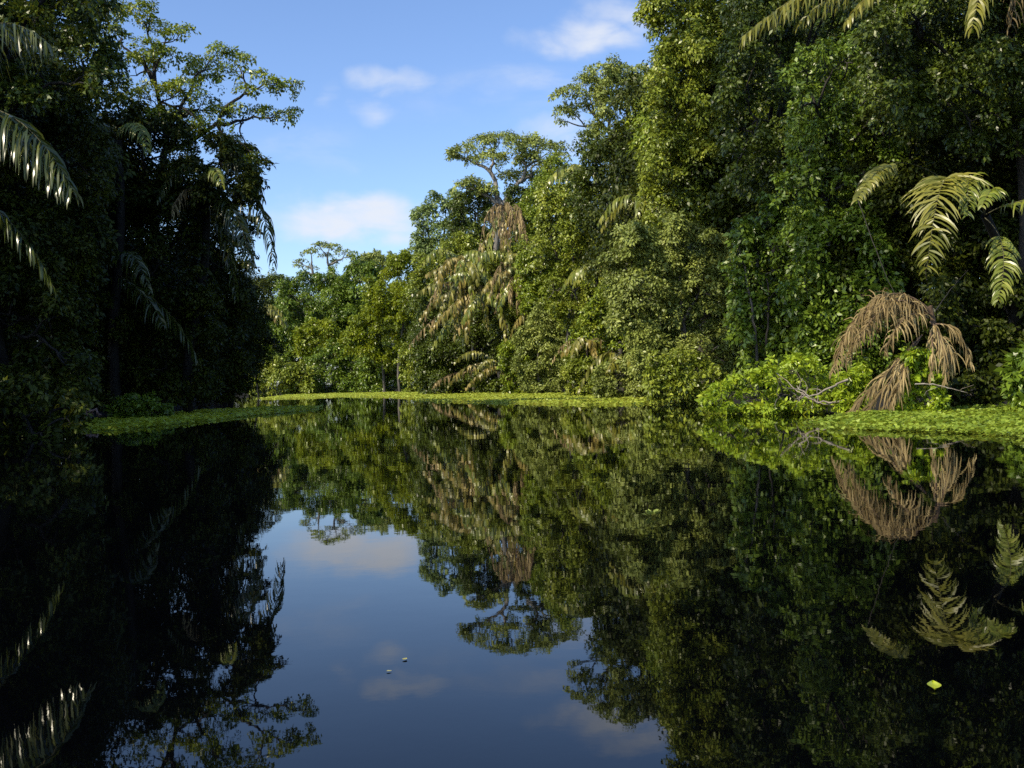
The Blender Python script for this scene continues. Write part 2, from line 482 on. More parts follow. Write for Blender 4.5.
P('broadleaf_tree', 'low dark tree behind the floating plants of the near corner', 'tree',
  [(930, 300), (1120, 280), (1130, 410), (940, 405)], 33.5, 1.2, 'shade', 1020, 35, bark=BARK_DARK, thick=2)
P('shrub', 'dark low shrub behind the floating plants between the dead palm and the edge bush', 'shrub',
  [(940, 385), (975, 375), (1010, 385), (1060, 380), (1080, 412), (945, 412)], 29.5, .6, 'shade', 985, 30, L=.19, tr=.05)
# ---- bushes at the near waterline
P('water_bush', 'bright green bush reaching low over the water left of the dead palm', 'bush',
  [(704, 404), (718, 386), (752, 372), (790, 362), (812, 360), (830, 378), (836, 398), (820, 410), (760, 412), (715, 411)], 30.5, .34, 'bright', 790, 32, L=.15, tr=.05, spray=.3, squash=.6, limb_r=.02, thick=2.6, pack=.62, dens=.6, droop=.2, flat=.3, loose=2.2)
P('water_bush', 'small bright bush growing under the arching dead fronds', 'bush',
  [(906, 380), (912, 354), (926, 350), (940, 378), (944, 412), (900, 414)], 27.0, .38, 'bright', 915, 27, L=.15, tr=.04, spray=.3, limb_r=.02)
P('water_bush', 'leafy green bush between the bright bush and the dead palm fronds', 'bush',
  [(838, 385), (862, 372), (868, 395), (855, 408), (838, 408)], 28.5, .35, 'bright', 850, 29, L=.15, tr=.04, spray=.3, limb_r=.02)
P('water_bush', 'leafy bush at the picture edge behind the floating plants', 'bush',
  [(1008, 375), (1030, 350), (1090, 345), (1100, 412), (1015, 412)], 25.5, .5, 'fresh', 1045, 26.5, L=.2, tr=.05, spray=.4, limb_r=.03)

# ---- middle distance
def M_tree():
    d = 106
    lob = []
    for x, y, r in [(465, 152, 1.6), (482, 146, 1.9), (500, 141, 2.0), (520, 143, 1.9), (537, 146, 1.9), (552, 150, 1.6), (562, 158, 1.0), (474, 162, 1.2),
                    (456, 158, .8), (492, 158, 1.5), (512, 158, 1.7), (532, 160, 1.6), (548, 166, 1.4), (462, 186, 1.0), (474, 184, 1.4), (488, 192, 1.4), (505, 178, 1.5), (522, 178, 1.6), (540, 182, 1.3)]:
        lob.append((at(x, y, d + RNG.uniform(-3, 3)), np.array([r, r, r * .5])))
    make_tree('umbrella_tree', 'umbrella tree with a spreading pale crown above a brown shaggy trunk', 'tree', lob, foot(512, 110), .27, LM['grey'], BARK_PALE,
              cover=.8, spray=.9, tr=.5, fork=at(503, 205, d), limb_r=.2, flat=.3, droop=.3)
M_tree()
P('broadleaf_tree', 'blue-green tree forming the outer corner of the forest below the umbrella tree', 'tree',
  [(414, 222), (430, 198), (455, 196), (468, 225), (455, 262), (425, 262)], 113, 1.8, 'blue', 442, 116)
P('broadleaf_tree', 'dark green tree hugging the umbrella tree trunk', 'tree',
  [(455, 200), (480, 190), (496, 215), (500, 260), (470, 270), (452, 245)], 108, 1.7, 'dark', 474, 111)
P('broadleaf_tree', 'shaded tree in the hollow behind the shaggy trunk', 'tree',
  [(508, 190), (540, 190), (548, 230), (535, 250), (512, 235)], 104, 1.5, 'dark', 530, 107)
P('broadleaf_tree', 'bushy olive tree between the blue-green tree and the drooping palms', 'tree',
  [(418, 258), (470, 240), (500, 262), (490, 300), (440, 310), (412, 300)], 104, 1.7, 'olive', 450, 106)
P('broadleaf_tree', 'dark leafy tree in the shade under the drooping palms', 'tree',
  [(420, 300), (500, 300), (545, 300), (545, 385), (480, 392), (420, 390)], 98, 1.7, 'dark', 480, 101, thick=2)
P('broadleaf_tree', 'olive leaves of a slim tree in front of the shaggy trunk', 'tree',
  [(486, 262), (505, 250), (532, 258), (548, 300), (540, 330), (512, 325), (492, 300)], 95, 1.2, 'olive', 520, 98)
P('shrub', 'mid green shrub at the water between the yellow fronds and the creeper mound', 'shrub',
  [(500, 345), (525, 340), (530, 391), (505, 392)], 87, .8, 'mid', 516, 88, tr=.08)
P('shrub', 'olive shrub under the wide palm at the far end of the water mat', 'shrub',
  [(424, 352), (455, 340), (470, 362), (455, 391), (424, 391)], 100, 1.1, 'olive', 446, 102, tr=.08)
P('broadleaf_tree', 'mid green tree between the shaggy trunk and the creeper mound', 'tree',
  [(520, 255), (560, 250), (585, 300), (575, 345), (540, 330), (520, 290)], 88, 1.5, 'mid', 552, 90)
# ---- far bank
def far_umbrella():
    d = 168
    lob = []
    for x, y, r in [(302, 262, 1.5), (310, 252, 1.7), (320, 246, 1.9), (332, 247, 1.9), (343, 252, 1.6), (298, 266, .9), (326, 256, 1.6), (350, 257, .9), (312, 268, 1.3), (336, 262, 1.3), (305, 274, 1.0)]:
        lob.append((at(x, y, d + RNG.uniform(-3, 3)), np.array([r * .8, r * .8, r * .32])))
    make_tree('umbrella_tree', 'solitary flat-topped tree standing against the sky over the far bank', 'tree', lob, foot(322, 172), .36, LM['grey'], BARK_PALE,
              cover=.62, spray=1.0, tr=.4, fork=at(322, 285, d), limb_r=.22, flat=.4, droop=.2)
far_umbrella()
for lab, mat, poly, d, r, bx in [
    ('yellow-green tree at the bend glowing in the sun', 'yellow', [(375, 285), (400, 255), (422, 246), (435, 270), (430, 310), (400, 322), (372, 312)], 128, 2.0, 402),
    ('second yellow-green tree lower on the far bank', 'yellow', [(352, 320), (375, 305), (412, 312), (420, 345), (385, 360), (352, 350)], 132, 1.8, 385),
    ('dark green tree beneath the solitary flat-topped tree', 'fresh', [(283, 292), (305, 276), (335, 272), (352, 300), (340, 340), (295, 345), (278, 320)], 150, 2.2, 315),
    ('bushy tree beside the yellow-green trees on the far bank skyline', 'fresh', [(335, 285), (358, 262), (380, 270), (378, 300), (350, 320), (333, 310)], 148, 2.0, 358),
    ('greyish small-crowned tree on the far skyline behind the yellow-green tree', 'grey', [(352, 268), (372, 256), (392, 256), (402, 272), (380, 282), (356, 280)], 160, 1.8, 378),
    ('farthest dark tree low on the skyline beside the shaded bank', 'dark', [(240, 292), (262, 276), (288, 280), (292, 310), (265, 325), (240, 318)], 158, 2.2, 268),
    ('leafy tree at the turn of the canal behind the grey palm', 'fresh', [(246, 315), (285, 308), (296, 340), (288, 378), (252, 380)], 146, 1.9, 272),
]:
    P('broadleaf_tree', lab, 'tree', poly, d, r, mat, bx, d + 3)
for lab, mat, poly, d, r, bx in [
    ('yellow-green shrub low on the far bank under the dark green tree', 'yellow', [(295, 330), (330, 322), (345, 345), (325, 360), (298, 355)], 144, 1.5, 318),
    ('wide shrub at the water in the inner corner of the bend', 'olive', [(250, 372), (280, 362), (310, 368), (315, 392), (250, 396)], 138, 1.4, 280),
    ('leafy shrub at the far waterline beneath the yellow-green shrub', 'fresh', [(308, 360), (335, 348), (358, 358), (362, 391), (312, 392)], 141, 1.4, 335),
    ('tall shrub at the far waterline with a dark hollow beside it', 'fresh', [(360, 355), (385, 345), (402, 360), (405, 391), (362, 391)], 137, 1.4, 382),
    ('shrub at the waterline where the drooping palms begin', 'olive', [(402, 350), (425, 340), (440, 362), (440, 391), (404, 391)], 124, 1.4, 420),
]:
    P('shrub', lab, 'shrub', poly, d, r, mat, bx, d + 1, tr=.1)

# ---- shaded bank
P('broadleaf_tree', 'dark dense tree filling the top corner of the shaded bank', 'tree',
  [(-110, -90), (85, -90), (95, 10), (112, 60), (104, 85), (70, 100), (20, 105), (-110, 140)], 29, 1.2, 'dark', 20, 33, bark=BARK_SHADE, thick=4, tr=.3)

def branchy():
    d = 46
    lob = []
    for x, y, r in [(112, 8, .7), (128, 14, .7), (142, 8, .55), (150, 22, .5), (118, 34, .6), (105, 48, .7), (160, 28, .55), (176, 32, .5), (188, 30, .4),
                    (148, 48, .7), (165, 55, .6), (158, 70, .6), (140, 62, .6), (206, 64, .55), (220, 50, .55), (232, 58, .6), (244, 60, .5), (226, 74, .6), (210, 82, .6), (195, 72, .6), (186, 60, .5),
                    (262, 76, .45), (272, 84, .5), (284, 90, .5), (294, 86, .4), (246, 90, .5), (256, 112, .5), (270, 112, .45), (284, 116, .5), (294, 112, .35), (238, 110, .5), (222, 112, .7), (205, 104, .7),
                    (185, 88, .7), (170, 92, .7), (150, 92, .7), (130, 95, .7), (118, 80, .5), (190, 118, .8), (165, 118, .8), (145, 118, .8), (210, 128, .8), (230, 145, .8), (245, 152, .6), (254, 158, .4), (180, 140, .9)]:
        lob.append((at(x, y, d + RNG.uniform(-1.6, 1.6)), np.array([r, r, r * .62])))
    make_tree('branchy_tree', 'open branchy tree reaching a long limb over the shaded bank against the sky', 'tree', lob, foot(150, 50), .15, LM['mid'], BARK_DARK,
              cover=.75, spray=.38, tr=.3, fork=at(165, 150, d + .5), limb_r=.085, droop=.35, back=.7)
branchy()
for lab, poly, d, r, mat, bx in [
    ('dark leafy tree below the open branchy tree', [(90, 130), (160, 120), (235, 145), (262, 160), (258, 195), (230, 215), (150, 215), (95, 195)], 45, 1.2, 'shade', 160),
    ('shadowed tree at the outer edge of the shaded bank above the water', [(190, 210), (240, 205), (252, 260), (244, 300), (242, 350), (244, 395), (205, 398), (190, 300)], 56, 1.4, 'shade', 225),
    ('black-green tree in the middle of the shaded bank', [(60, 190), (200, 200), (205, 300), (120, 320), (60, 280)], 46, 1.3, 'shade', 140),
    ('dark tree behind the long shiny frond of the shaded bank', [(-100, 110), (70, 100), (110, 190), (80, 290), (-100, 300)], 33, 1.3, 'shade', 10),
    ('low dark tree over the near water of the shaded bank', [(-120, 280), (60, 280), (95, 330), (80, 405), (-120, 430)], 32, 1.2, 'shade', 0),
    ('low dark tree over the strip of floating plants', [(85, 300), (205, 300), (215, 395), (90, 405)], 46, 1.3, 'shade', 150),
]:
    P('broadleaf_tree', lab, 'tree', poly, d, r, mat, bx, d + 3, thick=3, bark=BARK_SHADE)
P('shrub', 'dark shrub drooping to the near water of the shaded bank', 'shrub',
  [(-120, 360), (-20, 385), (60, 395), (96, 405), (80, 428), (20, 440), (-120, 480)], 27, .8, 'shade', -30, 29, L=.18, tr=.06, thick=2, bark=BARK_SHADE)
P('shrub', 'small lit shrub at the foot of the shaded bank beside the fallen log', 'shrub',
  [(112, 412), (128, 396), (150, 400), (170, 408), (165, 416), (115, 417)], 41, .4, 'fresh', 140, 42, L=.18, tr=.04, spray=.3, limb_r=.02)

# ------------------------------------------------------------------ palms
def frond_geo(pts, leaflet, width, spacing, rng, droop=1.0, dry=False, stalk=.035, bare=.12, wfac=1.0, along=0., dfac=1., mess=0.):
    droop = droop * dfac
    """arching midrib with a row of hanging leaflets on either side"""
    p0, p1, p2 = [np.asarray(q, float) for q in pts]
    ln = np.linalg.norm(p1 - p0) + np.linalg.norm(p2 - p1)
    n = max(10, int(ln / spacing))
    bez = lambda t: ((1 - t) ** 2)[:, None] * p0 + (2 * t * (1 - t))[:, None] * p1 + (t ** 2)[:, None] * p2
    ts = np.linspace(0, 1, 14)
    V0, Q0 = tube(bez(ts), np.linspace(stalk, stalk * .2, 14), 5)
    t = np.repeat(np.linspace(bare, 1, n), 2) + rng.normal(0, .25 / n, 2 * n)
    t = np.clip(t, 0, 1)
    side = np.tile([1.0, -1.0], n)
    keep = rng.random(2 * n) < (.72 if dry else .93)
    t, side = t[keep], side[keep]
    m = len(t)
    B = bez(t)
    T = unit(2 * (1 - t)[:, None] * (p1 - p0) + 2 * t[:, None] * (p2 - p1))
    S = np.cross(T, UP)
    bad = np.linalg.norm(S, axis=1) < .35
    plane = unit(np.cross(unit((p2 - p0)[None])[0], unit((p1 - p0)[None])[0] + .001)[None])[0]
    alt = np.tile(plane, (m, 1))
    alt = np.where((np.sum(alt * S, 1) < 0)[:, None], -alt, alt)
    S = np.where(bad[:, None], unit(S * .5 + alt), unit(S))
    prof = np.sin(np.pi * (.16 + .78 * t)) ** .7
    Ln = leaflet * prof * rng.uniform(.45 if dry else .7, 1.25 if dry else 1.15, m)
    D = unit(S * side[:, None] * .75 * (1 - along) + T * (.55 + along) + UP * .18 + rng.normal(0, .12 + mess + (.2 if dry else 0), (m, 3)))
    segs = 4
    pts_, wd = [B], [.45]
    cur, dirn = B, D
    for k in range(segs):
        dirn = unit(dirn - UP * droop * (.35 + .25 * k) + rng.normal(0, .045, (m, 3)))
        cur = cur + dirn * (Ln / segs)[:, None]
        pts_.append(cur); wd.append([1, .95, .7, .08][k])
    Wv = unit(np.cross(D - UP * .3, rng.normal(0, .35, (m, 3)) + np.array([0, -1.0, .25])))
    rows = []
    for q, f in zip(pts_, wd):
        hw = (width * wfac * f * .5 * (.6 if dry else 1.0))
        rows.append(np.stack([q - Wv * hw, q + Wv * hw], 1))
    V = np.stack(rows, 1).reshape(-1, 3)          # m, segs+1, 2
    base = (np.arange(m) * (segs + 1) * 2)[:, None]
    Qs = [base + np.array([[2 * k, 2 * k + 1, 2 * k + 3, 2 * k + 2]]) for k in range(segs)]
    Q = np.concatenate(Qs, 0)
    nV0 = len(V0)
    return np.concatenate([V0, V]), np.concatenate([Q0, Q + nV0]), np.concatenate([np.zeros(len(Q0), int), np.ones(len(Q), int)])

def make_palm(label, base, head, fronds, leaflet, width, spacing, mat='green', name='raffia_palm', cat='palm', tr=.2, stalk=.04, trunk_mat=BARK_SHADE, skirt=None, droop=1.0, more=()):
    rng = np.random.default_rng(sum((i + 1) * ord(ch) for i, ch in enumerate(label)) % 2147483)
    base = np.asarray(base, float); head = np.asarray(head, float)
    t = empty(name, base, label, cat)
    V, Q = tube(bend(base - UP * .3, head, rng, 8, .03), np.linspace(tr * 1.2, tr * .85, 8), 9)
    link('trunk', quad_mesh('trunk', V - base, Q, trunk_mat, True), t)
    fronds = list(fronds) + list(more)
    for fr in fronds:
        pts, mm = fr[0], (fr[1] if len(fr) > 1 else mat)
        sc = fr[2] if len(fr) > 2 else 1.0
        kw = fr[3] if len(fr) > 3 else {}
        V, Q, mi = frond_geo(pts, leaflet * sc, width, spacing, rng, droop * (1.35 if mm == 'dry' else 1), mm == 'dry', stalk, **kw)
        o = link('frond', quad_mesh('frond', V - base, Q, None, mat_idx=mi, mats=[STALK if mm != 'dry' else DRYFIBRE, FM[mm]]), t)
        if mm == 'dry' and mat != 'dry':
            o['label'] = 'withered brown frond'
    return t

def fp(d, *xy, dz=(0, 0, 0)):
    return [at(x, y, d + o) for (x, y), o in zip(xy, dz)]

def shaggy(d, hx, hy, n, w, h, seed, kinds=('green', 'mixed', 'dry', 'pale')):
    r_ = np.random.default_rng(seed)
    out = []
    for k in range(n):
        dx = r_.uniform(-w, w); dy = r_.uniform(.35, 1) * h
        out.append((fp(d, (hx, hy), (hx + dx * .75, hy - r_.uniform(.0, .5) * h), (hx + dx, hy + dy), dz=(4, r_.uniform(-2, 1), r_.uniform(-4, 0))), kinds[int(r_.integers(len(kinds)))], r_.uniform(.8, 1.15)))
    return out

def radial(c, n, ln, rng, up=.5, drop=.7, face=None):
    """fronds arching out all round a palm head"""
    out = []
    for k in range(n):
        a = 2 * np.pi * (k + rng.uniform(-.3, .3)) / n
        l = ln * rng.uniform(.75, 1.15)
        u = up * rng.uniform(.6, 1.4); dr = drop * rng.uniform(.6, 1.3)
        h = np.array([math.cos(a), math.sin(a), 0])
        out.append([c, c + h * l * .5 + UP * l * u, c + h * l * .95 - UP * l * dr * .5])
    return out

# near shaded palm: long shiny fronds hang into the frame
d = 23
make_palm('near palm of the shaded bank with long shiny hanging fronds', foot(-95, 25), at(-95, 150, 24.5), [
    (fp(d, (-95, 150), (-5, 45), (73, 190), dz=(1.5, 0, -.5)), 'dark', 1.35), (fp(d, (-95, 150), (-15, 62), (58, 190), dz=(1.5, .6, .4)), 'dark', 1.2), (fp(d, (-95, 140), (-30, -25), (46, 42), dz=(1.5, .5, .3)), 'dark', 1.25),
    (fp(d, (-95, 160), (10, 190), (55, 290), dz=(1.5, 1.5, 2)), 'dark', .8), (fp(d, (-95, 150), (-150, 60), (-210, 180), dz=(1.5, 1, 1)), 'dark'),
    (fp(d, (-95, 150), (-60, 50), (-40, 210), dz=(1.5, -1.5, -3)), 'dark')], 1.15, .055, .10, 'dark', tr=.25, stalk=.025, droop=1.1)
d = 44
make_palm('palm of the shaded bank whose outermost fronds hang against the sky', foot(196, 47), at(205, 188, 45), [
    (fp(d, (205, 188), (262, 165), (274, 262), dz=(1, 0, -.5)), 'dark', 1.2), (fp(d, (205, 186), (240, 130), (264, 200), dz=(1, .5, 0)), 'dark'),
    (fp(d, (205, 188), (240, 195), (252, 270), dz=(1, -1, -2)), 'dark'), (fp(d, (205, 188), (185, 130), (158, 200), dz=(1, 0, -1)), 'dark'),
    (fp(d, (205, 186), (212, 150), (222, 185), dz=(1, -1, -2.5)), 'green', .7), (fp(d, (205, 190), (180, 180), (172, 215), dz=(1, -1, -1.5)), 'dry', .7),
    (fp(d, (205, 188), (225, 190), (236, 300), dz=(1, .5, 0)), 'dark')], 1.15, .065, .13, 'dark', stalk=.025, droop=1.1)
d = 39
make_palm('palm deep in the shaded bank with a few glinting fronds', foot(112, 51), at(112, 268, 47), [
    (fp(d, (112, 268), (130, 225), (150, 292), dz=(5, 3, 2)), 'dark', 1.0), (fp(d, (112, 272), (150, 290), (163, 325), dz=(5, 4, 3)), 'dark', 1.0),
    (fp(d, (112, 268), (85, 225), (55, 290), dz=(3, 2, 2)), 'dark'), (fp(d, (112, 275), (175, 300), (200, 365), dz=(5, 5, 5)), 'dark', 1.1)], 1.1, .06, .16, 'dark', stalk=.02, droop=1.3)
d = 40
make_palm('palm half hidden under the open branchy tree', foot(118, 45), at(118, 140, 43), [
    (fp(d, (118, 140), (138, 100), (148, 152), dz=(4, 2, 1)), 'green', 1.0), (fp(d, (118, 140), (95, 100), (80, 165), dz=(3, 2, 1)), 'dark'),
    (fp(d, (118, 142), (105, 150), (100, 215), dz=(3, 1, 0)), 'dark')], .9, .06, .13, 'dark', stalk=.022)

# high overhanging palm and the shaded palm with the big pale frond
d = 27
make_palm('tall palm whose frond tips hang in from above the near end', foot(1140, 34), at(1070, -140, 31), [
    (fp(d, (1070, -140), (850, -55), (744, 36), dz=(4, 0, -.3)), 'pale', 1.25), (fp(d, (1070, -140), (905, -70), (800, 22), dz=(4, .5, .3)), 'pale', 1.2), (fp(d, (1070, -140), (930, -90), (846, 22), dz=(4, -1, -1.0)), 'pale'),
    (fp(d, (1070, -140), (1000, -120), (972, 28), dz=(4, -1, -1.0)), 'pale', 1.1), (fp(d, (1070, -140), (1040, -110), (1010, 24), dz=(4, -1, -.6)), 'dry', 1.0),
    (fp(d, (1070, -140), (1080, -110), (1060, 15), dz=(4, 0, 0)), 'green')], 1.1, .065, .14, 'pale', tr=.22, stalk=.025, droop=1.0)
d = 27
make_palm('shaded palm with one big pale frond hanging face on', foot(1030, 35), at(985, 215, 31), [
    (fp(d, (962, 215), (944, 118), (927, 268), dz=(3.4, .6, -.6)), 'pale', 1.05, dict(bare=.3, dfac=.6, mess=.08)), (fp(d, (985, 215), (965, 140), (968, 215), dz=(4, 1.5, .2)), 'green', .7, dict(bare=.4, mess=.1)), (fp(d, (985, 215), (893, 122), (857, 200), dz=(6, 6, 1)), 'pale', .7, dict(bare=.66)),
    (fp(d, (985, 212), (1000, 170), (982, 206), dz=(4, .5, -.8)), 'green', .5, dict(bare=.3)), (fp(d, (985, 218), (1015, 240), (998, 300), dz=(4, 0, -.6)), 'green', .65, dict(bare=.35)),
    (fp(d, (985, 215), (1060, 170), (1100, 260), dz=(4, 1, 0)), 'green', .8)], 1.08, .058, .15, 'green', tr=.16, stalk=.018, droop=.6)
# dead palm
d = 27
make_palm('dead palm with brown collapsed fronds arching to the water', foot(938, 28), at(930, 306, 27.3), [
    (fp(d, (930, 316), (862, 272), (833, 372), dz=(.2, 0, -.4)), 'dry', 1.0), (fp(d, (926, 316), (866, 290), (846, 362), dz=(.2, .4, .3)), 'dry', .85),
    (fp(d, (930, 314), (895, 288), (868, 312), dz=(.1, -.3, -.5)), 'dry', .9),
    (fp(d, (922, 335), (895, 365), (842, 419), dz=(.2, -.3, -.8)), 'dry', .9, dict(along=.9, dfac=.45)), (fp(d, (920, 338), (900, 372), (858, 420), dz=(.2, -.4, -1.0)), 'dry', .9, dict(along=.9, dfac=.45)),
    (fp(d, (918, 338), (906, 375), (876, 420), dz=(.2, -.4, -1.0)), 'dry', .8, dict(along=.9, dfac=.45)), (fp(d, (914, 342), (903, 368), (890, 416), dz=(.2, -.5, -1.1)), 'dry', .7, dict(along=.8, dfac=.45)), (fp(d, (930, 310), (878, 262), (838, 352), dz=(.1, -.1, -.1)), 'dry', .9, dict(mess=.1)), (fp(d, (930, 312), (890, 278), (856, 345), dz=(.1, -.5, -.7)), 'dry', .8, dict(mess=.15)), (fp(d, (928, 318), (905, 300), (884, 352), dz=(.1, -.5, -.8)), 'dry', .7, dict(mess=.15)), (fp(d, (932, 325), (962, 318), (972, 366), dz=(.1, 0, .2)), 'dry', .6, dict(along=.5, mess=.15)),
    (fp(d, (930, 322), (944, 330), (946, 382), dz=(.1, -.4, -.6)), 'dry', .7, dict(along=.4)), (fp(d, (930, 335), (958, 338), (950, 372), dz=(.1, -.2, -.4)), 'dry', .7, dict(along=.3)),
    (fp(d, (930, 330), (935, 345), (930, 380), dz=(.1, -.4, -.7)), 'dry', .5, dict(along=.5))], .95, .055, .048, 'dry', name='dead_palm', tr=.08, stalk=.03, trunk_mat=DRYFIBRE, droop=.75)

# palms of the sunlit middle
rr = np.random.default_rng(5)
def mid_palm(label, px, py, d, ln, n, leaflet, width, spacing, mats, base_px=None, up=.45, drop=.8, extra=()):
    c = at(px, py, d + 2)
    fr = [(p, mats[k % len(mats)]) for k, p in enumerate(radial(c, n, ln, rr, up, drop))]
    fr += list(extra)
    return make_palm(label, foot(px if base_px is None else base_px, d + 3.5), c, fr, leaflet * 1.1, width * 1.25, spacing * 1.6, mats[0], tr=.09, stalk=.025, droop=1.7)
mid_palm('palm on the skyline between the umbrella tree and the tallest flat-branched tree', 584, 178, 86, 4.4, 11, 1.1, .16, .26, ['green', 'green', 'dark'], up=.6)
mid_palm('palm with glossy fronds high beside the vine draped tree', 648, 205, 58, 3.2, 9, .95, .11, .2, ['green', 'pale', 'green'])
mid_palm('palm with yellowing fronds between olive crowns', 598, 272, 70, 3.0, 9, .9, .13, .22, ['green', 'mixed', 'green'])
mid_palm('low palm with pale fronds beside the creeper mound', 588, 345, 68, 2.6, 9, .8, .12, .2, ['pale', 'mixed', 'dry'])
mid_palm('low palm drooping over the green water mat', 628, 362, 56, 2.8, 9, .85, .1, .18, ['pale', 'green', 'pale'])
d = 94
make_palm('tall palm of the sunlit bank hung with withered fronds like a shaggy skirt', foot(512, 106), at(504, 206, 99), [
    (fp(d, (504, 208), (488, 190), (494, 240), dz=(4, 0, -1)), 'dry'), (fp(d, (504, 208), (516, 195), (524, 245), dz=(4, -1, -2)), 'dry'), (fp(d, (504, 206), (498, 200), (508, 250), dz=(4, -2, -3)), 'dry'),
    (fp(d, (504, 206), (510, 190), (516, 238), dz=(4, -1.5, -2)), 'dry'), (fp(d, (504, 206), (494, 195), (502, 245), dz=(4, -2.5, -3)), 'dry'), (fp(d, (506, 210), (522, 205), (532, 262), dz=(4, -1, -2)), 'dry'), (fp(d, (510, 235), (530, 245), (542, 285), dz=(3, -1, -2)), 'dry'), (fp(d, (504, 215), (532, 225), (552, 268), dz=(4, 0, -1)), 'green'), (fp(d, (504, 215), (530, 240), (545, 262), dz=(4, -2, -3)), 'green'), (fp(d, (504, 215), (500, 250), (522, 262), dz=(4, -3, -4)), 'pale'),
    (fp(d, (504, 215), (480, 240), (474, 268), dz=(4, 0, -1)), 'mixed'), (fp(d, (504, 225), (505, 262), (535, 282), dz=(4, -2, -4)), 'dry')], 1.15, .22, .45, 'dry', trunk_mat=DRYFIBRE, tr=.35, droop=2.4, more=shaggy(94, 508, 212, 9, 34, 62, 1, ('dry', 'dry', 'mixed', 'green', 'dry')))
d = 90
make_palm('leaning palm of the sunlit bank with a curtain of drooping fronds above a dark hollow', foot(535, 101), at(518, 270, 95), [
    (fp(d, (518, 270), (495, 235), (472, 262), dz=(4, 0, -1)), 'green'), (fp(d, (518, 270), (535, 235), (552, 265), dz=(4, 0, -1)), 'green'), (fp(d, (518, 270), (520, 242), (505, 262), dz=(4, -2, -3)), 'pale'),
    (fp(d, (518, 278), (512, 272), (498, 308), dz=(4, -2, -3)), 'green'), (fp(d, (518, 275), (500, 262), (482, 292), dz=(4, -2, -3)), 'mixed'), (fp(d, (518, 275), (505, 275), (512, 305), dz=(4, -3, -4)), 'dry'),
    (fp(d, (518, 275), (545, 290), (560, 300), dz=(4, 1, 0)), 'dry')], 1.25, .22, .46, 'green', droop=2.4, more=shaggy(90, 520, 268, 8, 36, 52, 3, ('green', 'dry', 'pale', 'green')))
d = 91
make_palm('wide palm over the far end of the water mat with yellowed drooping fronds', foot(478, 101), at(478, 290, 96), [
    (fp(d, (478, 292), (440, 270), (416, 295), dz=(4, 0, -1)), 'pale'), (fp(d, (478, 292), (450, 278), (420, 318), dz=(4, -2, -3)), 'mixed'), (fp(d, (478, 292), (462, 290), (430, 330), dz=(4, -3, -4)), 'mixed'),
    (fp(d, (478, 294), (455, 305), (432, 348), dz=(4, -3, -4)), 'green'), (fp(d, (478, 292), (480, 290), (462, 322), dz=(4, -3, -4)), 'green'), (fp(d, (478, 292), (430, 315), (410, 345), dz=(4, 0, -1)), 'dry'),
    (fp(d, (478, 290), (450, 255), (426, 275), dz=(4, 1, 0)), 'mixed'), (fp(d, (478, 292), (470, 305), (452, 340), dz=(4, -2, -3)), 'mixed'), (fp(d, (478, 290), (470, 262), (450, 278), dz=(4, -2, -4)), 'green'),
    (fp(d, (478, 292), (490, 285), (498, 305), dz=(4, -2, -3)), 'green')], 1.3, .22, .46, 'pale', droop=2.4, more=shaggy(91, 470, 288, 10, 52, 66, 2))
d = 88
make_palm('stemless palm spilling yellow fronds onto the edge of the water mat', foot(505, 98), at(500, 368, 93), [
    (fp(d, (500, 368), (470, 352), (448, 386), dz=(4, 0, -1)), 'mixed'), (fp(d, (500, 366), (475, 338), (455, 362), dz=(4, 0, 0)), 'pale'), (fp(d, (500, 368), (490, 360), (466, 388), dz=(4, -1, -2)), 'mixed'),
    (fp(d, (500, 370), (440, 368), (432, 389), dz=(4, 0, -1)), 'dry'), (fp(d, (500, 370), (508, 370), (514, 391), dz=(4, -1, -1)), 'dry'), (fp(d, (500, 366), (488, 350), (476, 372), dz=(4, -1, -2)), 'pale')], .95, .18, .38, 'mixed', tr=.15, droop=2)
d = 92
make_palm('dense palm with olive fronds hanging between the blue-green tree and the shaggy trunk', foot(455, 104), at(462, 262, 98), [
    (fp(d, (462, 262), (440, 235), (424, 262), dz=(4, 0, -1)), 'green'), (fp(d, (462, 262), (450, 248), (434, 280), dz=(4, -2, -3)), 'mixed'), (fp(d, (462, 262), (470, 240), (486, 258), dz=(4, -1, -2)), 'green'),
    (fp(d, (462, 264), (462, 250), (456, 284), dz=(4, -3, -4)), 'green'), (fp(d, (462, 262), (475, 255), (478, 284), dz=(4, -3, -4)), 'pale')], 1.25, .22, .46, 'green', droop=2.4, more=shaggy(92, 458, 262, 7, 36, 44, 4, ('green', 'mixed', 'green')))
mid_palm('small palm with drooping grey-green fronds over the dark hollow', 545, 318, 86, 3.0, 9, 1.0, .14, .26, ['green', 'pale', 'mixed'], drop=1.0)
mid_palm('greyish palm at the bend of the canal against the shaded bank', 258, 312, 122, 4.2, 10, 1.1, .22, .32, ['pale', 'pale', 'dry'], drop=1.0)

